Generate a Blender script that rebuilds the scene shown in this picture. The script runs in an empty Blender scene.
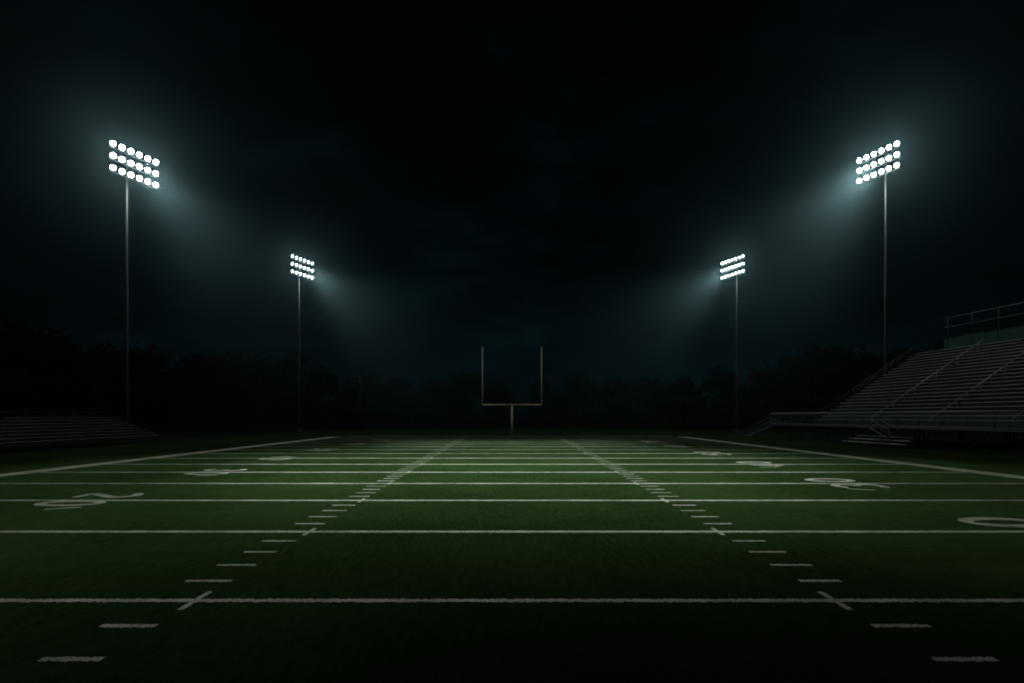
import bpy, math, random
from mathutils import Vector, Matrix

S = bpy.context.scene
COL = S.collection
R = math.radians
rng = random.Random(11)

# ------------------------------------------------------------------ helpers
class MB:
    """collects shapes and links them as one mesh object"""
    def __init__(self):
        self.v, self.f, self.sm = [], [], []

    def quad(self, a, b, c, d):
        n = len(self.v)
        self.v += [tuple(a), tuple(b), tuple(c), tuple(d)]
        self.f.append((n, n + 1, n + 2, n + 3)); self.sm.append(False)

    def poly(self, pts):
        n = len(self.v)
        self.v += [tuple(p) for p in pts]
        self.f.append(tuple(range(n, n + len(pts)))); self.sm.append(False)

    def box(self, x0, x1, y0, y1, z0, z1, bev=0.0):
        n = len(self.v)
        if bev <= 0:
            self.v += [(x0, y0, z0), (x1, y0, z0), (x1, y1, z0), (x0, y1, z0),
                       (x0, y0, z1), (x1, y0, z1), (x1, y1, z1), (x0, y1, z1)]
            fs = [(0, 3, 2, 1), (4, 5, 6, 7), (0, 1, 5, 4), (1, 2, 6, 5), (2, 3, 7, 6), (3, 0, 4, 7)]
        else:
            b = bev     # the four upper edges chamfered
            self.v += [(x0, y0, z0), (x1, y0, z0), (x1, y1, z0), (x0, y1, z0),
                       (x0, y0, z1 - b), (x1, y0, z1 - b), (x1, y1, z1 - b), (x0, y1, z1 - b),
                       (x0 + b, y0 + b, z1), (x1 - b, y0 + b, z1), (x1 - b, y1 - b, z1), (x0 + b, y1 - b, z1)]
            fs = [(0, 3, 2, 1), (8, 9, 10, 11)]
            for i in range(4):
                j = (i + 1) % 4
                fs += [(i, j, 4 + j, 4 + i), (4 + i, 4 + j, 8 + j, 8 + i)]
        for q in fs:
            self.f.append(tuple(n + i for i in q)); self.sm.append(False)

    def tube(self, pts, r, seg=8, caps=True):
        pts = [Vector(p) for p in pts]
        rs = r if isinstance(r, (list, tuple)) else [r] * len(pts)
        n0 = len(self.v)
        ref = None
        for i, p in enumerate(pts):
            d = (pts[min(i + 1, len(pts) - 1)] - pts[max(i - 1, 0)]).normalized()
            if ref is None:
                ref = Vector((0, 0, 1)) if abs(d.z) < 0.9 else Vector((1, 0, 0))
            a = d.cross(ref).normalized(); b = d.cross(a).normalized()
            ref = b.cross(d) if False else ref
            for k in range(seg):
                t = 2 * math.pi * k / seg
                self.v.append(tuple(p + (a * math.cos(t) + b * math.sin(t)) * rs[i]))
        for i in range(len(pts) - 1):
            for k in range(seg):
                k2 = (k + 1) % seg
                self.f.append((n0 + i * seg + k, n0 + i * seg + k2, n0 + (i + 1) * seg + k2, n0 + (i + 1) * seg + k))
                self.sm.append(True)
        if caps:
            self.f.append(tuple(n0 + k for k in range(seg))[::-1]); self.sm.append(False)
            m = n0 + (len(pts) - 1) * seg
            self.f.append(tuple(m + k for k in range(seg))); self.sm.append(False)

    def lathe(self, prof, M, seg=20, close=True):
        """profile of (radius, height) spun about local z and moved by M"""
        n0 = len(self.v)
        for (r, h) in prof:
            for k in range(seg):
                t = 2 * math.pi * k / seg
                self.v.append(tuple(M @ Vector((r * math.cos(t), r * math.sin(t), h))))
        for i in range(len(prof) - 1):
            for k in range(seg):
                k2 = (k + 1) % seg
                self.f.append((n0 + i * seg + k, n0 + i * seg + k2, n0 + (i + 1) * seg + k2, n0 + (i + 1) * seg + k))
                self.sm.append(True)
        if close:
            self.f.append(tuple(n0 + k for k in range(seg))[::-1]); self.sm.append(False)

    def build(self, name, mat, parent=None):
        me = bpy.data.meshes.new(name)
        me.from_pydata(self.v, [], self.f)
        me.polygons.foreach_set('use_smooth', self.sm)
        me.materials.append(mat)
        me.update()
        o = bpy.data.objects.new(name, me)
        COL.objects.link(o)
        if parent: o.parent = parent
        return o


def tag(o, label=None, cat=None, group=None, kind=None):
    if label: o['label'] = label
    if cat: o['category'] = cat
    if group: o['group'] = group
    if kind: o['kind'] = kind
    return o


def empty(name, loc=(0, 0, 0), rz=0.0):
    o = bpy.data.objects.new(name, None)
    o.location = loc; o.rotation_euler = (0, 0, rz); o.empty_display_size = 0.3
    COL.objects.link(o)
    return o


def copy_tree(o, parent=None):
    c = o.copy(); COL.objects.link(c); c.parent = parent
    for ch in list(o.children):
        copy_tree(ch, c)
    return c


# ------------------------------------------------------------------ materials
def new_mat(name):
    m = bpy.data.materials.new(name); m.use_nodes = True
    nt = m.node_tree
    return m, nt, nt.nodes['Principled BSDF']


def noise(nt, scale, detail=4, rough=0.6, vec=None):
    n = nt.nodes.new('ShaderNodeTexNoise')
    n.inputs['Scale'].default_value = scale
    n.inputs['Detail'].default_value = detail
    n.inputs['Roughness'].default_value = rough
    if vec is not None: nt.links.new(vec, n.inputs['Vector'])
    return n


def ramp(nt, fac, stops):
    r = nt.nodes.new('ShaderNodeValToRGB')
    els = r.color_ramp.elements
    while len(els) < len(stops): els.new(0.5)
    for e, (p, c) in zip(els, stops):
        e.position = p; e.color = (*c, 1) if len(c) == 3 else c
    nt.links.new(fac, r.inputs['Fac'])
    return r


def objpos(nt):
    return nt.nodes.new('ShaderNodeTexCoord').outputs['Object']


def simple_mat(name, c0, c1, rough=0.5, metal=0.0, scale=3.0, bump=0.0, spec=0.5):
    m, nt, b = new_mat(name)
    n = noise(nt, scale, 5, 0.65, objpos(nt))
    r = ramp(nt, n.outputs['Fac'], [(0.3, c0), (0.7, c1)])
    nt.links.new(r.outputs['Color'], b.inputs['Base Color'])
    b.inputs['Roughness'].default_value = rough
    b.inputs['Metallic'].default_value = metal
    b.inputs['Specular IOR Level'].default_value = spec
    if bump:
        bp = nt.nodes.new('ShaderNodeBump'); bp.inputs['Strength'].default_value = bump
        bp.inputs['Distance'].default_value = 0.02
        nt.links.new(n.outputs['Fac'], bp.inputs['Height'])
        nt.links.new(bp.outputs['Normal'], b.inputs['Normal'])
    return m


def turf_mat(name, dark, mid, light, sheen):
    m, nt, b = new_mat(name)
    P = objpos(nt)
    big = noise(nt, 0.16, 4, 0.6, P)
    mt = nt.nodes.new('ShaderNodeMapping'); mt.inputs['Scale'].default_value = (7.0, 1.8, 1)
    nt.links.new(P, mt.inputs['Vector'])
    tuft = noise(nt, 1.0, 9, 0.78, mt.outputs['Vector'])
    fine = noise(nt, 22.0, 6, 0.75, P)
    mp = nt.nodes.new('ShaderNodeMapping'); mp.inputs['Scale'].default_value = (60, 25, 1)
    nt.links.new(P, mp.inputs['Vector'])
    blade = noise(nt, 1.6, 5, 0.8, mp.outputs['Vector'])
    mix = nt.nodes.new('ShaderNodeMath'); mix.operation = 'MULTIPLY_ADD'
    nt.links.new(big.outputs['Fac'], mix.inputs[0]); mix.inputs[1].default_value = 0.55
    mul = nt.nodes.new('ShaderNodeMath'); mul.operation = 'MULTIPLY'
    nt.links.new(fine.outputs['Fac'], mul.inputs[0]); mul.inputs[1].default_value = 0.45
    nt.links.new(mul.outputs[0], mix.inputs[2])
    add = nt.nodes.new('ShaderNodeMath'); add.operation = 'MULTIPLY_ADD'
    nt.links.new(blade.outputs['Fac'], add.inputs[0]); add.inputs[1].default_value = 0.5
    nt.links.new(mix.outputs[0], add.inputs[2])
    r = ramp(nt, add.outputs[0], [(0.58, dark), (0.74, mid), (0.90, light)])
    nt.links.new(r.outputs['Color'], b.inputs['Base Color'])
    # blades catch the light unevenly: tufts and wear vary the fibre colour
    ts = nt.nodes.new('ShaderNodeMath'); ts.operation = 'MULTIPLY_ADD'
    nt.links.new(tuft.outputs['Fac'], ts.inputs[0]); ts.inputs[1].default_value = 0.6
    ml2 = nt.nodes.new('ShaderNodeMath'); ml2.operation = 'MULTIPLY'
    nt.links.new(add.outputs[0], ml2.inputs[0]); ml2.inputs[1].default_value = 0.55
    nt.links.new(ml2.outputs[0], ts.inputs[2])
    rs = ramp(nt, ts.outputs[0], [(0.42, (0.030, 0.120, 0.025)), (0.60, (0.155, 0.365, 0.085)), (0.76, (0.44, 0.76, 0.25))])
    nt.links.new(rs.outputs['Color'], b.inputs['Sheen Tint'])
    b.inputs['Roughness'].default_value = 0.75
    b.inputs['Specular IOR Level'].default_value = 0.0
    b.inputs['Specular Tint'].default_value = (0.55, 0.9, 0.35, 1)
    b.inputs['Sheen Weight'].default_value = sheen
    b.inputs['Sheen Roughness'].default_value = 0.40
    bp = nt.nodes.new('ShaderNodeBump'); bp.inputs['Strength'].default_value = 0.7
    bp.inputs['Distance'].default_value = 0.03
    nt.links.new(blade.outputs['Fac'], bp.inputs['Height'])
    nt.links.new(bp.outputs['Normal'], b.inputs['Normal'])
    return m


def paint_mat(name, bright):
    """chalky white paint with grass blades showing through"""
    m, nt, b = new_mat(name)
    P = objpos(nt)
    mp = nt.nodes.new('ShaderNodeMapping'); mp.inputs['Scale'].default_value = (45, 30, 1)
    nt.links.new(P, mp.inputs['Vector'])
    n = noise(nt, 1.0, 5, 0.75, mp.outputs['Vector'])
    w = noise(nt, 0.8, 4, 0.6, P)
    ad = nt.nodes.new('ShaderNodeMath'); ad.operation = 'MULTIPLY_ADD'
    nt.links.new(w.outputs['Fac'], ad.inputs[0]); ad.inputs[1].default_value = 0.35
    nt.links.new(n.outputs['Fac'], ad.inputs[2])
    r = ramp(nt, ad.outputs[0], [(0.54, (0.02, 0.045, 0.015)), (0.67, (bright * .62, bright * .66, bright * .5)), (0.84, (bright, bright, bright * .93))])
    nt.links.new(r.outputs['Color'], b.inputs['Base Color'])
    b.inputs['Roughness'].default_value = 0.8
    b.inputs['Specular IOR Level'].default_value = 0.2
    bp = nt.nodes.new('ShaderNodeBump'); bp.inputs['Strength'].default_value = 0.5
    bp.inputs['Distance'].default_value = 0.02
    nt.links.new(n.outputs['Fac'], bp.inputs['Height'])
    nt.links.new(bp.outputs['Normal'], b.inputs['Normal'])
    return m


def lens_mat(strength):
    m, nt, b = new_mat('lamp_light')
    b.inputs['Base Color'].default_value = (0.8, 0.8, 0.8, 1)
    b.inputs['Emission Color'].default_value = (0.93, 1.0, 0.97, 1)
    b.inputs['Emission Strength'].default_value = strength
    m.cycles.emission_sampling = 'FRONT'
    return m


def mesh_fence_mat():
    """chain-link: thin diagonal wires, open between"""
    m, nt, b = new_mat('chain_link')
    P = objpos(nt)
    sep = nt.nodes.new('ShaderNodeSeparateXYZ'); nt.links.new(P, sep.inputs[0])
    def math_(op, a, c):
        n = nt.nodes.new('ShaderNodeMath'); n.operation = op
        for i, s in enumerate((a, c)):
            if s is None: continue
            if isinstance(s, (int, float)): n.inputs[i].default_value = s
            else: nt.links.new(s, n.inputs[i])
        return n.outputs[0]
    u = math_('ADD', sep.outputs['Y'], sep.outputs['Z'])
    v = math_('SUBTRACT', sep.outputs['Y'], sep.outputs['Z'])
    fu = math_('FRACT', math_('MULTIPLY', u, 14.0), None)
    fv = math_('FRACT', math_('MULTIPLY', v, 14.0), None)
    w = math_('MAXIMUM', math_('LESS_THAN', fu, 0.08), math_('LESS_THAN', fv, 0.08))
    nt.links.new(w, b.inputs['Alpha'])
    b.inputs['Base Color'].default_value = (0.30, 0.42, 0.40, 1)
    b.inputs['Metallic'].default_value = 0.3
    b.inputs['Roughness'].default_value = 0.5
    return m


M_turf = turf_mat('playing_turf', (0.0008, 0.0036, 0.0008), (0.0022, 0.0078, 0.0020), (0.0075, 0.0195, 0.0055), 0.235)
M_ground = turf_mat('rough_grass', (0.004, 0.009, 0.003), (0.008, 0.016, 0.005), (0.018, 0.030, 0.010), 0.15)
M_paint = paint_mat('field_paint', 0.80)
M_pole = simple_mat('galvanised_pole', (0.12, 0.135, 0.125), (0.20, 0.215, 0.20), 0.5, 0.35, 1.5)
M_housing = simple_mat('lamp_housing', (0.52, 0.53, 0.52), (0.70, 0.71, 0.70), 0.45, 0.0, 4)
M_lens = lens_mat(185.0)
M_lens_far = lens_mat(520.0)
M_goal = simple_mat('goalpost_paint', (0.86, 0.70, 0.38), (0.92, 0.80, 0.48), 0.5, 0, 2.0)
M_alu = simple_mat('worn_aluminium', (0.42, 0.52, 0.50), (0.86, 0.93, 0.90), 0.5, 0.1, 1.4)
M_dull = simple_mat('old_aluminium', (0.10, 0.125, 0.135), (0.20, 0.235, 0.25), 0.6, 0.4, 1.1)
M_steel = simple_mat('dark_steel', (0.022, 0.028, 0.027), (0.045, 0.054, 0.052), 0.6, 0.3, 2.0)
M_rail = simple_mat('handrail_steel', (0.45, 0.49, 0.48), (0.60, 0.64, 0.63), 0.45, 0.2, 2.0)
M_teal = simple_mat('teal_sheet', (0.045, 0.14, 0.125), (0.07, 0.19, 0.17), 0.6, 0.0, 0.8)
M_link = mesh_fence_mat()
M_bark = simple_mat('bark', (0.05, 0.04, 0.03), (0.09, 0.075, 0.06), 0.9, 0, 6, 0.4, 0.2)
M_leaf = simple_mat('leaves', (0.010, 0.017, 0.009), (0.024, 0.036, 0.018), 0.7, 0, 0.9, 0, 0.2)
M_leaf2 = simple_mat('dark_leaves', (0.007, 0.013, 0.008), (0.017, 0.026, 0.015), 0.7, 0, 0.9, 0, 0.2)

# ------------------------------------------------------------------ ground and field
FX = 512.0; HZ = 416.5; F = 447.0; CH = 3.5      # camera constants used to size things
g = MB()
g.quad((-330, -90, 0), (330, -90, 0), (330, 330, 0), (-330, 330, 0))
tag(g.build('ground', M_ground), 'dark rough grass ground round the football field', 'ground', kind='structure')

field = MB()
field.quad((-33.5, -50, 0.008), (33.5, -50, 0.008), (33.5, 92, 0.008), (-33.5, 92, 0.008))
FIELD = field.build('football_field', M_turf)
tag(FIELD, 'green football field of mown grass with white painted lines', 'field', kind='structure')

# painted lines: distance of each five-yard line from the camera, nearest first
LINES = [-16.0, -11.2, -6.4, -1.5, 3.35, 8.48, 13.55, 18.6, 23.3, 28.0, 32.65, 37.4, 42.2, 47.0, 51.8, 56.6, 61.4, 66.2, 71.0, 75.8]
ZP = 0.012
SX = 29.3          # half width to the inner edge of the sidelines


def ragged_strip(mb, p, q, w, z, jit, step):
    """a painted stripe from p to q, w wide, with slightly ragged edges"""
    p = Vector((p[0], p[1], 0)); q = Vector((q[0], q[1], 0))
    L = (q - p).length; d = (q - p) / L; nrm = Vector((-d.y, d.x, 0))
    n = max(1, int(L / step)); prev = None
    for i in range(n + 1):
        c = p + d * (L * i / n)
        a = c + nrm * (w / 2 + rng.uniform(-jit, jit)); b = c - nrm * (w / 2 + rng.uniform(-jit, jit))
        a.z = b.z = z
        if prev: mb.quad(prev[1], b, a, prev[0])
        prev = (a, b)


for i, y in enumerate(LINES):
    w = 0.14 if y < 10 else min(0.34, 0.14 + 0.0058 * y)
    m = MB()
    if 2 < y < 30: ragged_strip(m, (-29.59, y), (28.49, y), w, ZP, 0.028 if y < 15 else 0.03, 0.03 if y < 15 else 0.12)
    else: ragged_strip(m, (-29.59, y), (28.49, y), w, ZP, 0.01, 2.0)
    m.build('yard_line', M_paint, FIELD)
for s in (-1, 1):
    m = MB()
    xs = -30.3 if s < 0 else 29.2
    ragged_strip(m, (xs, -45), (xs, 77.0), 1.4, ZP, 0.03, 0.4)
    m.build('sideline', M_paint, FIELD)
m = MB(); ragged_strip(m, (-29.59, 80.0), (28.49, 80.0), 0.5, ZP, 0.02, 0.6)
m.build('end_line', M_paint, FIELD)

far_ticks = MB(); nt_parts = 0
for i in range(3, len(LINES) - 1):
    y0, y1 = LINES[i], LINES[i + 1]
    for s in (-1, 1):
        hx = (5.78 + 0.025 * min(y0, 76)) if s < 0 else (5.90 + 0.024 * min(y0, 76))
        cr = MB()                                   # short stroke across the yard line
        ragged_strip(cr, (s * hx, y0 - 0.42), (s * (hx + .02), y0 + 0.42), 0.12, ZP + 0.004, 0.012, 0.05)
        if y0 > 2 and nt_parts < 98:
            cr.build('hash_mark', M_paint, FIELD); nt_parts += 1
        else:
            far_ticks.v and None
            k = len(far_ticks.v); far_ticks.v += cr.v
            far_ticks.f += [tuple(a + k for a in f) for f in cr.f]; far_ticks.sm += cr.sm
        for j in range(1, 5):
            y = y0 + (y1 - y0) * j / 5
            w = 0.105 if y < 14 else 0.10 if y > 30 else 0.13
            h_ = hx + 0.025 * (y - y0)
            x0, x1 = s * (h_ - .04 + rng.uniform(-.05, .05)), s * (h_ + .88 + rng.uniform(-.05, .05))
            if y < 3.5:
                continue
            tm = MB(); ragged_strip(tm, (x0, y), (x1, y), w, ZP, 0.022, 0.03 if y < 20 else 0.3)
            if nt_parts < 98 and y > 5:
                tm.build('hash_mark', M_paint, FIELD); nt_parts += 1
            else:
                k = len(far_ticks.v); far_ticks.v += tm.v
                far_ticks.f += [tuple(a + k for a in f) for f in tm.f]; far_ticks.sm += tm.sm
ft = far_ticks.build('hash_marks', M_paint, FIELD); ft['kind'] = 'stuff'


# field numbers: strokes in a cell 1 wide, 2.1 tall, drawn as ribbons
def arc(cx, cy, rx, ry, a0, a1, n=14):
    return [(cx + rx * math.cos(R(a0 + (a1 - a0) * i / n)), cy + ry * math.sin(R(a0 + (a1 - a0) * i / n))) for i in range(n + 1)]

GLYPH = {
    '0': [arc(.5, 1.05, .40, .95, 0, 360, 28)],
    '2': [arc(.5, 1.55, .38, .45, 165, -35, 12) + [(.12, .10)], [(.08, .10), (.92, .10)]],
    '3': [arc(.46, 1.55, .38, .45, 150, -80, 12) + arc(.46, .58, .42, .50, 80, -150, 12)],
    '4': [[(.70, .05), (.70, 2.0), (.08, .70), (.95, .70)]],
    '5': [[(.86, 1.98), (.20, 1.98), (.15, 1.18)] + arc(.46, .66, .42, .60, 125, -150, 14)],
    '1': [[(.28, 1.60), (.55, 2.0), (.55, .05)]],
}


def ribbon(mb, pts, w, tf):
    """constant-width stroke through pts in glyph space, mapped to the ground by tf"""
    P = [Vector((a, b)) for a, b in pts]
    closed = (P[0] - P[-1]).length < 1e-4
    n = len(P); L = []
    for i, p in enumerate(P):
        if closed and i in (0, n - 1): d = (P[1] - P[n - 2])
        else: d = P[min(i + 1, n - 1)] - P[max(i - 1, 0)]
        d.normalize(); nn = Vector((-d.y, d.x))
        L.append((p + nn * w / 2, p - nn * w / 2))
    for i in range(n - 1):
        mb.quad(tf(L[i][0]), tf(L[i][1]), tf(L[i + 1][1]), tf(L[i + 1][0]))


def field_number(side, xc, y, txt, tall, wide, gn=0.06, gf=0.6):
    """digits read from the sideline, straddling the yard line at y; small arrow stroke nearest the camera"""
    k = tall / 2.1
    m = MB()
    for j, ch in enumerate(txt):
        # side -1: viewer at the left sideline, text runs towards the camera; side 1: text runs away from the camera
        far = (j == 0) if side < 0 else (j == 1)
        cy = y + (gf + wide / 2 if far else -(gn + wide / 2))
        def tf(q, cy=cy):
            gx, gy = q
            up = (gy - 1.05) * k
            al = (gx - 0.5) * wide
            return (xc + (up if side < 0 else -up), cy + (-al if side < 0 else al), ZP + 0.005)
        for st in GLYPH[ch]:
            ribbon(m, st, 0.30, tf)
    ya = y - gn - wide - 0.42
    xo = xc - side * 0.75
    ragged_strip(m, (xo + side * 0.55, ya - 0.22), (xo - side * 0.45, ya + 0.20), 0.17, ZP + 0.005, 0.01, 0.1)
    m.build('field_number', M_paint, FIELD)


for (ix, txt, xc) in ((7, '20', -17.75), (9, '30', -18.7), (11, '40', -19.5), (13, '50', -20.0), (15, '40', -19.8), (17, '30', -19.5)):
    field_number(-1, xc, LINES[ix], txt, 2.55, 1.12)
for (ix, txt, xc) in ((6, '20', 16.2), (8, '30', 17.4), (10, '40', 18.3), (12, '50', 18.9), (14, '40', 19.3), (16, '30', 19.4)):
    field_number(1, xc, LINES[ix], txt, 2.5, 1.3, 0.2, 0.55)

# ------------------------------------------------------------------ goalpost
gp = empty('goalpost', (0, 86, 0))
tag(gp, 'tall yellowish goalpost with two uprights on a single centre post at the far end', 'goalpost')
zc, hw, zt = 5.75, 5.68, 16.9
m = MB(); m.tube([(0, 0, -0.2), (0, 0, zc - 0.12)], 0.18, 14); m.build('centre_post', M_goal, gp)
m = MB(); m.tube([(-hw, 0, zc), (hw, 0, zc)], 0.14, 12); m.build('crossbar', M_goal, gp)
for s in (-1, 1):
    m = MB(); m.tube([(s * hw, 0, zc - 0.1), (s * hw, 0, zt)], [0.125, 0.105], 12); m.build('upright', M_goal, gp)

# ------------------------------------------------------------------ floodlight towers
TILT = 24


def tower(loc, height, mirror, ncol, spacing, offset, aim, label, power, spread, lr=0.30):
    """height = middle of the lamp panel; the panel's long axis lies along (1,2)/sqrt5 (mirrored on the right)"""
    t = empty('floodlight_tower', loc)
    tag(t, label, 'floodlight', 'floodlight towers round the field')
    ax = Vector((0.447 * mirror, 0.894, 0)); nrm = Vector((0.894 * mirror, -0.447, 0))
    rows = (1.72, 0.0, -1.72)
    m = MB(); m.tube([(0, 0, -0.3), (0, 0, height * .4), (0, 0, height + 2.0)], [0.21, 0.17, 0.12], 14); pole = m.build('pole', M_pole, t)
    b = MB(); b.lathe([(0.45, 0.0), (0.45, 0.08), (0.28, 0.12), (0.28, 0.5), (0.22, 0.55)], Matrix.Translation((0, 0, 0)), 16)
    b.build('base_flange', M_pole, pole)
    L = (ncol - 1) * spacing
    for rz in rows:
        a = ax * (offset - L / 2 - 0.3) + nrm * 0.27; c = ax * (offset + L / 2 + 0.3) + nrm * 0.27
        m = MB(); m.tube([(a.x, a.y, height + rz - .42), (c.x, c.y, height + rz - .42)], 0.08, 8); m.build('crossarm', M_housing, t)
    for rz in rows:
        for k in range(ncol):
            c = ax * (offset - L / 2 + k * spacing) + nrm * 0.62
            c.z = height + rz
            # lamp faces along nrm, tipped down, each a little off its neighbours
            dirv = (nrm * math.cos(R(TILT)) - Vector((0, 0, math.sin(R(TILT))))).normalized()
            dirv = (dirv + Vector((rng.uniform(-.05, .05), rng.uniform(-.05, .05), rng.uniform(-.05, .05)))).normalized()
            q = dirv.to_track_quat('Z', 'Y').to_matrix().to_4x4()
            Mx = Matrix.Translation(c) @ q
            h = MB()
            h.lathe([(0.12, -0.50), (0.20, -0.46), (0.34, -0.28), (0.41, -0.06), (0.43, 0.02), (0.415, 0.03), (lr, -0.03)], Mx, 20)
            h.tube([tuple(c + dirv * -0.45), tuple(Vector((c.x, c.y, height + rz - .42)) - nrm * 0.35)], 0.05, 6)
            lamp = h.build('lamp', M_housing, t)
            e = MB()
            e.lathe([(lr, -0.02), (lr * .75, 0.005), (lr * .4, 0.020), (0.02, 0.026)], Mx, 20, close=False)
            e.f.append(tuple(len(e.v) - 20 + i for i in range(20))); e.sm.append(True)
            e.build('lens', M_lens if lr > .2 else M_lens_far, lamp)
    # the beam the lamps throw on the field
    ld = bpy.data.lights.new('floodlight_beam', 'SPOT')
    ld.energy = power; ld.color = (0.93, 1.0, 0.95)
    ld.spot_size = R(spread); ld.spot_blend = 1.0; ld.shadow_soft_size = 1.6
    lo = bpy.data.objects.new('floodlight_beam', ld); COL.objects.link(lo)
    lo.parent = t
    p = ax * offset + nrm * 2.6; p.z = height - 0.8
    lo.location = p
    d = Vector(aim) - (Vector(loc) + p)
    lo.rotation_euler = d.to_track_quat('-Z', 'Y').to_euler()
    return t


tower((-56, 65, 0), 40.3, 1, 6, 1.04, 0.75, (-6, 29.5, 0), 'tall floodlight tower behind the low left bleachers, nearer of the two on that side', 195000, 22.5)
tower((-50, 105, 0), 38.6, 1, 6, 1.08, 0.45, (2, 47, 0), 'distant floodlight tower left of the goalpost, before the dark trees', 195000, 25, 0.13)
tower((61, 73, 0), 45.2, -1, 6, 1.04, 0.85, (6, 29.5, 0), 'tall floodlight tower rising behind the big right grandstand', 215000, 22.5)
tower((52.8, 105, 0), 38.7, -1, 7, 0.92, 0.75, (-2, 47, 0), 'distant floodlight tower right of the goalpost, with seven lamps per row', 195000, 25, 0.12)

# a slender unlit pole before the trees
up = empty('slender_pole', (-34, 100, 0))
tag(up, 'slender unlit pole standing before the dark trees left of the goalpost', 'pole')
m = MB(); m.tube([(0, 0, -.2), (0, 0, 12.8)], [0.09, 0.06], 10); m.build('shaft', M_steel, up)
m = MB(); m.lathe([(0.12, 12.75), (0.14, 12.9), (0.08, 13.0), (0.02, 13.05)], Matrix.Identity(4), 12); m.build('cap', M_steel, up)

# ------------------------------------------------------------------ right grandstand
GS = empty('grandstand', (45, 39, 0), math.atan(0.1096))
tag(GS, 'large grandstand of aluminium bench rows rising on the right of the field', 'grandstand')
Y0, Y1, YW = -14.0, 26.0, 33.0            # near end, far end of the rows, far end of the walkway
S0, RUN, RISE, NR, ZD = 1.9, 0.76, 0.465, 22, 2.25
AISLES = [-12.2, -4.9, 2.4, 9.7, 17.0]

def sections():
    cuts = [Y0] + AISLES + [Y1]
    out = []
    for a, b in zip(cuts[:-1], cuts[1:]):
        out.append((a + (0.04 if a in AISLES else 0), b - (0.04 if b in AISLES else 0)))
    return out

for i in range(NR):
    z = ZD + RISE * (i + 1); s = S0 + RUN * i
    m = MB()
    for a, b in sections():
        m.box(s + 0.25, s + 0.49, a, b, z + 0.37, z + 0.42, 0.012)
    m.build('bench_row', M_alu, GS)
m = MB()
for i in range(NR):
    z = ZD + RISE * (i + 1); s = S0 + RUN * i
    m.box(s, s + RUN - 0.004, Y0, Y1, z - 0.035, z)            # tread
    m.box(s, s + 0.03, Y0, Y1, z - RISE + 0.002, z - 0.037)      # riser
    m.box(s + 0.34, s + 0.37, Y0 + .1, Y1 - .1, z + 0.001, z + 0.369)   # web carrying the bench plank
m.build('stepped_deck', M_steel, GS)
# front walkway
m = MB(); m.box(0.0, S0 - 0.004, Y0, YW, ZD - 0.16, ZD); m.build('walkway', M_steel, GS)
m = MB(); m.box(-0.09, -0.004, Y0, YW, ZD - 0.12, ZD + 0.03); m.build('edge_beam', M_dull, GS)
# front fence
fr = MB(); zt_ = ZD + 1.75
fr.tube([(0.03, Y0, zt_), (0.03, YW, zt_)], 0.055, 8)
fr.tube([(0.03, Y0, ZD + 0.16), (0.03, YW, ZD + 0.16)], 0.03, 6)
frail = fr.build('front_rail', M_rail, GS)
y = Y0
while y <= YW + .01:
    m = MB(); m.tube([(0.03, y, ZD + 0.002), (0.03, y, zt_ - 0.03)], 0.032, 8); m.build('fence_post', M_dull, GS); y += 2.35
m = MB(); m.quad((0.065, Y0, ZD + 0.05), (0.065, YW, ZD + 0.05), (0.065, YW, zt_ - 0.02), (0.065, Y0, zt_ - 0.02)); m.build('chain_link_mesh', M_link, GS)
# posts and braces below
y = Y0 + 0.4
while y <= YW:
    m = MB(); m.tube([(0.15, y, -.1), (0.15, y, ZD - 0.165)], 0.06, 8); m.build('support_post', M_steel, GS)
    y += 2.35
m = MB()
y = Y0 + 0.4
while y <= Y1:
    for s in (6.0, 12.0, 18.0):
        m.tube([(s, y, -.1), (s, y, ZD + RISE * int((s - S0) / RUN) - 0.1)], 0.07, 6)
    m.tube([(0.5, y, 0.1), (18.0, y, ZD + RISE * NR - 0.9)], 0.05, 6)
    y += 4.7
m.build('under_frame', M_steel, GS)
# aisle handrails and end rails
def sloped_rail(yy, s_off=0.0, h=0.95, mid=True, name='handrail', mat=None, r=0.045):
    m = MB()
    p0 = (S0 - 0.2 + s_off, yy, ZD + h); p1 = (S0 + RUN * (NR - 1), yy, ZD + RISE * NR + h)
    m.tube([p0, p1], r, 8)
    if mid:
        m.tube([(p0[0], yy, p0[2] - .45), (p1[0], yy, p1[2] - .45)], r * .8, 6)
    for i in range(0, NR, 4):
        s = S0 + RUN * i + 0.12; z = ZD + RISE * (i + 1)
        zz = p0[2] + (p1[2] - p0[2]) * (s - p0[0]) / (p1[0] - p0[0])
        m.tube([(s, yy, z + 0.013), (s, yy, zz)], r * .8, 6)
    return m.build(name, mat or M_rail, GS)
for a in AISLES:
    sloped_rail(a, mid=False, name='aisle_handrail')
sloped_rail(Y1 - 0.06, h=1.35, name='end_rail', mat=M_dull)
sloped_rail(Y0 + 0.06, h=1.35, name='end_rail', mat=M_dull)
# side stringers
for yy in (Y0 - 0.08, Y1 + 0.01):
    m = MB()
    z0_, z1_ = ZD, ZD + RISE * NR
    s0_, s1_ = S0, S0 + RUN * NR
    a = [(s0_, yy, z0_ - .5), (s1_, yy, z1_ - .6), (s1_, yy, z1_ + .05), (s0_, yy, z0_ + .05)]
    b = [(x, yy + .07, z) for x, _, z in a]
    m.poly(a[::-1]); m.poly(b)
    for i in range(4):
        j = (i + 1) % 4; m.quad(a[i], a[j], b[j], b[i])
    m.build('side_stringer', M_steel, GS)
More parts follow.
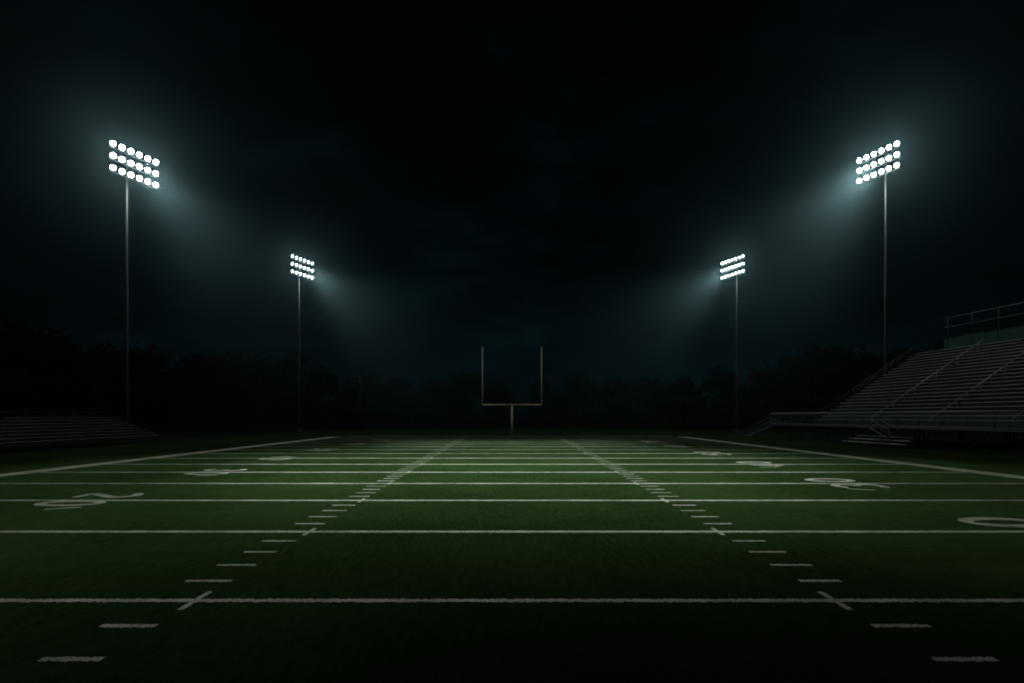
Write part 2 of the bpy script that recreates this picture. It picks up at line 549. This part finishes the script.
# back wall panel and the railing above it
sB = S0 + RUN * NR + 0.25; zB = ZD + RISE * NR
m = MB(); m.box(sB, sB + 0.12, Y0, 22.5, zB - 0.2, zB + 2.0)
m.build('back_panel', M_teal, GS)
m = MB()
for yy in range(int(Y0), 23, 3):
    m.box(sB - 0.04, sB - 0.002, yy, yy + 0.08, zB + 0.05, zB + 1.95)
m.build('panel_batten', M_steel, GS)
m = MB(); m.box(sB - .1, sB + 2.6, Y0, 22.5, zB + 2.004, zB + 2.16); m.build('rear_platform', M_steel, GS)
m = MB()
for zz in (zB + 3.6, zB + 4.9):
    m.tube([(sB, Y0, zz), (sB, 22.4, zz)], 0.05, 6)
y = Y0
while y <= 22.5:
    m.tube([(sB, y, zB + 2.165), (sB, y, zB + 4.9)], 0.045, 6); y += 3.0
m.build('top_railing', M_dull, GS)
m = MB()
for y in (Y0, -5, 4, 13, 22.4):
    m.tube([(sB + 2.4, y, -0.1), (sB + 2.4, y, zB + 2.0)], 0.11, 8)
m.build('rear_column', M_steel, GS)
# ramp with rails at the far end of the walkway
m = MB(); LR = 7.0
n = 14
for i in range(n):
    z = ZD - (i + 1) * ZD / (n + 1)
    m.box(0.15, S0 - .1, YW + LR * i / n + .004, YW + LR * (i + 1) / n, z - 0.05, z)
m.build('end_stair', M_dull, GS)
for s in (0.1, S0 - .05):
    m = MB()
    for h in (1.05, 0.5):
        m.tube([(s, YW - .02, ZD + h + .15), (s, YW + LR, h)], 0.045, 6)
    for i in range(0, 5):
        yy = YW + LR * i / 4 - (0.05 if i == 4 else 0)
        zb = max(0, ZD - ZD * i / 4)
        m.tube([(s, yy, max(-.05, zb - .2)), (s, yy, ZD * (1 - i / 4) + 1.05 + .15 * (1 - i / 4))], 0.036, 6)
    m.build('stair_rail', M_dull, GS)
# front stair from the walkway to the ground
m = MB()
YS, YE = 14.0, 9.9
for i in range(9):
    z = ZD - (i + 1) * ZD / 10; yy = YS - (YS - YE) * (i + 1) / 10
    m.box(-1.25, -0.12, yy, yy + .40, z - 0.04, z)
m.build('front_stair', M_steel, GS)
for s in (-1.28, -0.14):
    m = MB()
    m.tube([(s, YS, ZD + 1.0), (s, YE, 1.0)], 0.04, 6)
    m.tube([(s, YS, ZD - .05), (s, YE, 0.0)], 0.06, 6)
    for k in range(4):
        yy = YS - (YS - YE) * k / 3; zb = ZD * (1 - k / 3)
        m.tube([(s, yy, max(-.05, zb - .05)), (s, yy, zb + 1.0)], 0.035, 6)
    m.build('stair_rail', M_dull, GS)


# ------------------------------------------------------------------ low bleachers on the left
LS = empty('low_bleachers', (-48, 22, 0))
tag(LS, 'low dim bleachers with seven bench rows along the left side of the field', 'bleachers')
for i in range(8):
    m = MB(); z = 0.95 + 0.34 * i; s = -(0.72 * i)
    m.box(s - 0.30, s, 0, 39 - i * 0.12, z, z + 0.055, 0.012)
    m.build('bench_row', M_dull, LS)
    m = MB(); m.box(s - 0.72, s - 0.31, 0, 39 - i * 0.12, z - 0.45, z - 0.40); m.box(s - .2, s - .17, .1, 38.8 - i * .12, z - .42, z - .001); m.box(s - .31, s - .17, .1, 38.8 - i * .12, z - .44, z - .42)
    m.build('foot_board', M_steel, LS)
m = MB()
y = 0.4
while y < 38:
    m.tube([(-0.15, y, -.1), (-0.15, y, .55)], .04, 6); m.tube([(-5.2, y, -.1), (-5.2, y, 2.9)], .04, 6)
    m.tube([(-0.15, y, .1), (-5.2, y, 2.8)], .035, 6); y += 2.4
m.build('frame', M_steel, LS)
m = MB(); m.tube([(-5.62, 0, 4.0), (-5.62, 37.8, 4.0)], .03, 6); m.tube([(-5.62, 0, 3.5), (-5.62, 37.8, 3.5)], .025, 6)
y = .3
while y < 38:
    m.tube([(-5.62, y, 0), (-5.62, y, 4.0)], .03, 6); y += 2.7
m.build('back_rail', M_steel, LS)

# ------------------------------------------------------------------ small portable bleacher before the grandstand
PB = empty('team_bench', (42.6, 50.0, 0), math.atan(0.1096))
tag(PB, 'small three row portable bench stand in front of the grandstand', 'bench')
for i in range(3):
    s = -0.55 + 0.62 * i; z = 0.42 + 0.36 * i
    m = MB(); m.box(s, s + .30, -1.8 + i * .1, 6.2 - 0.4 * i, z, z + .05, .012); m.build('seat', M_alu, PB)
    if i:
        m = MB(); m.box(s - .28, s - .02, -1.7, 6.0 - .4 * i, z - .34, z - .30); m.build('foot_board', M_alu, PB)
for y in (-1.4, 0.3, 2.0, 3.7, 5.1):
    m = MB()
    m.tube([(-.4, y, 0), (-.4, y, .415)], .03, 6); m.tube([(.85, y, 0), (.85, y, 1.135)], .03, 6)
    m.tube([(-.5, y, .03), (.95, y, .03)], .03, 6); m.tube([(-.4, y, .37), (.85, y, 1.09)], .03, 6)
    m.tube([(.22, y, .02), (.22, y, .77)], .03, 6)
    m.build('leg_frame', M_steel, PB)

# ------------------------------------------------------------------ trees
def tree_proto(seed, h, rad, leaf, clumps, per):
    r = random.Random(seed)
    crown = MB(); trunk = MB()
    lean = r.uniform(-.4, .4)
    trunk.tube([(0, 0, -.3), (lean * .3, 0, h * .25), (lean, 0, h * .55), (lean * 1.2, .2, h * .8)], [h * .028, h * .022, h * .014, .05], 8)
    cs = []
    for i in range(clumps):
        a = r.uniform(0, 2 * math.pi); t = r.uniform(0.18, 1.0)
        env = rad * math.sin(math.pi * min(1, (t * .82 + .14))) ** .7
        rr = env * math.sqrt(r.uniform(.05, 1)) * .9
        cs.append(Vector((math.cos(a) * rr + lean, math.sin(a) * rr, h * t * .93)))
    for c in cs[:10]:
        zb = min(c.z * .6, h * .5)
        trunk.tube([(lean * .5, 0, zb), tuple((Vector((lean * .5, 0, zb)) + c) / 2 + Vector((0, 0, .3))), tuple(c)], [h * .010, h * .007, .03], 5)
    for c in cs:
        cr = rad * r.uniform(.20, .38)
        for k in range(per):
            d = Vector((r.gauss(0, 1), r.gauss(0, 1), r.gauss(0, .75)))
            d = d.normalized() * cr * (r.uniform(0, 1) ** .45)
            p = c + d
            if p.z < h * .06: continue
            u = Vector((r.gauss(0, 1), r.gauss(0, 1), r.gauss(0, 1))).normalized()
            w = u.cross(Vector((r.gauss(0, 1), r.gauss(0, 1), r.gauss(0, 1)))).normalized()
            s = leaf * r.uniform(.6, 1.3)
            crown.quad(p - u * s, p + w * s * .55, p + u * s, p - w * s * .55)
    return crown, trunk

PROT = []
for i, (h, rad, mat) in enumerate(((12, 6.2, M_leaf), (13, 5.2, M_leaf2), (11, 6.8, M_leaf2), (14, 6.0, M_leaf))):
    c, t = tree_proto(40 + i, h, rad, 0.34, 46, 85)
    PROT.append((c, t, h, mat))
protos = [None] * 4
# (pixel column in the photograph, distance, height) gives each tree its place on the ground
TR = [(-150, 96, 23), (-70, 92, 22), (0, 95, 23.5), (52, 100, 23), (112, 112, 21), (152, 118, 21.5), (205, 122, 20.5), (242, 128, 20.5),
      (288, 124, 18.8), (322, 132, 18.5), (362, 136, 16.2), (398, 140, 16), (432, 138, 15.2), (468, 144, 16.2), (498, 140, 14.2),
      (545, 142, 15.0), (580, 138, 15.6), (614, 144, 16.0), (650, 138, 15.2), (684, 140, 15.8), (722, 132, 18.2), (758, 130, 17.6),
      (792, 124, 20.0), (828, 122, 21.6), (862, 128, 20), (905, 124, 22), (955, 120, 22), (1010, 118, 23), (1075, 112, 23), (1150, 104, 23)]
order = ['first', 'second', 'third', 'fourth', 'fifth', 'sixth', 'seventh', 'eighth', 'ninth', 'tenth', 'eleventh', 'twelfth', 'thirteenth', 'fourteenth', 'fifteenth', 'sixteenth']
nl = sum(1 for t in TR if t[0] < 512)
for i, (px, d, h) in enumerate(TR):
    k = (i * 3 + (i // 4)) % 4
    x = (px - FX) / F * d
    if protos[k] is None:
        t = empty('leafy_tree', (0, 0, 0))
        PROT[k][0].build('crown', PROT[k][3], t); PROT[k][1].build('trunk', M_bark, t)
        protos[k] = t
    else:
        t = copy_tree(protos[k])
    sc = h / PROT[k][2]
    t.location = (x, d, 0); t.scale = (sc * rng.uniform(.95, 1.15), sc, sc * rng.uniform(.97, 1.03))
    t.rotation_euler = (0, 0, rng.uniform(0, 6.28))
    if i < nl: lab = 'dark leafy tree in the far treeline, %s to the left of the goalpost' % order[nl - 1 - i]
    else: lab = 'dark leafy tree in the far treeline, %s to the right of the goalpost' % order[i - nl]
    tag(t, lab, 'tree', 'trees in the dark treeline')

# ------------------------------------------------------------------ haze
hz = MB(); hz.box(-360, 360, -110, 360, -1.0, 62)
m_h = bpy.data.materials.new('night_haze'); m_h.use_nodes = True
nt = m_h.node_tree
for n in list(nt.nodes):
    if n.type == 'BSDF_PRINCIPLED': nt.nodes.remove(n)
out = [n for n in nt.nodes if n.type == 'OUTPUT_MATERIAL'][0]
pv = nt.nodes.new('ShaderNodeVolumePrincipled')
pv.inputs['Color'].default_value = (0.50, 0.86, 0.95, 1)
pv.inputs['Density'].default_value = 0.00021
pv.inputs['Anisotropy'].default_value = 0.91
nt.links.new(pv.outputs['Volume'], out.inputs['Volume'])
HZO = hz.build('haze', m_h)
tag(HZO, 'thin night haze hanging over the field and round the lamps', 'haze', kind='stuff')

# ------------------------------------------------------------------ night sky
wd = bpy.data.worlds.new('World'); S.world = wd; wd.use_nodes = True
nt = wd.node_tree
bg = nt.nodes['Background']
sky = nt.nodes.new('ShaderNodeTexSky'); sky.sky_type = 'NISHITA'; sky.sun_disc = False
sky.sun_elevation = R(-3.0); sky.sun_rotation = R(0); sky.altitude = 0
tc = nt.nodes.new('ShaderNodeTexCoord')
mp = nt.nodes.new('ShaderNodeMapping'); mp.inputs['Scale'].default_value = (2.2, 2.2, 5.0)
nt.links.new(tc.outputs['Generated'], mp.inputs['Vector'])
cn = noise(nt, 1.6, 7, 0.62, mp.outputs['Vector'])
cr = ramp(nt, cn.outputs['Fac'], [(0.38, (0.05, 0.22, 0.30)), (0.56, (0.10, 0.55, 0.74)), (0.74, (0.35, 1.35, 1.75))])
mx = nt.nodes.new('ShaderNodeMix'); mx.data_type = 'RGBA'; mx.blend_type = 'MULTIPLY'; mx.inputs['Factor'].default_value = 1
bw = nt.nodes.new('ShaderNodeRGBToBW'); nt.links.new(sky.outputs['Color'], bw.inputs[0])
pw = nt.nodes.new('ShaderNodeMath'); pw.operation = 'POWER'; pw.inputs[1].default_value = 0.5
nt.links.new(bw.outputs[0], pw.inputs[0]); nt.links.new(pw.outputs[0], mx.inputs['A']); nt.links.new(cr.outputs['Color'], mx.inputs['B'])
nt.links.new(mx.outputs['Result'], bg.inputs['Color'])
bg.inputs['Strength'].default_value = 0.0085

# ------------------------------------------------------------------ camera
cd = bpy.data.cameras.new('Camera'); cam = bpy.data.objects.new('Camera', cd); COL.objects.link(cam)
cam.location = (0, 0, CH); cam.rotation_euler = (R(90), 0, 0)
cd.sensor_width = 36; cd.lens = F / 1024 * 36
cd.shift_y = (HZ - 341.5) / 1024
cd.clip_end = 2000
S.camera = cam

S.view_settings.view_transform = 'Standard'; S.view_settings.look = 'None'
S.view_settings.exposure = 0; S.view_settings.gamma = 1; S.view_settings.use_curve_mapping = False
S.render.engine = 'CYCLES'
cy = S.cycles
cy.use_denoising = True
cy.filter_width = 1.9
try: cy.denoiser = 'OPENIMAGEDENOISE'
except Exception: pass
cy.use_light_tree = True
cy.volume_bounces = 0; cy.max_bounces = 5; cy.diffuse_bounces = 2; cy.transparent_max_bounces = 12
cy.sample_clamp_indirect = 4.0
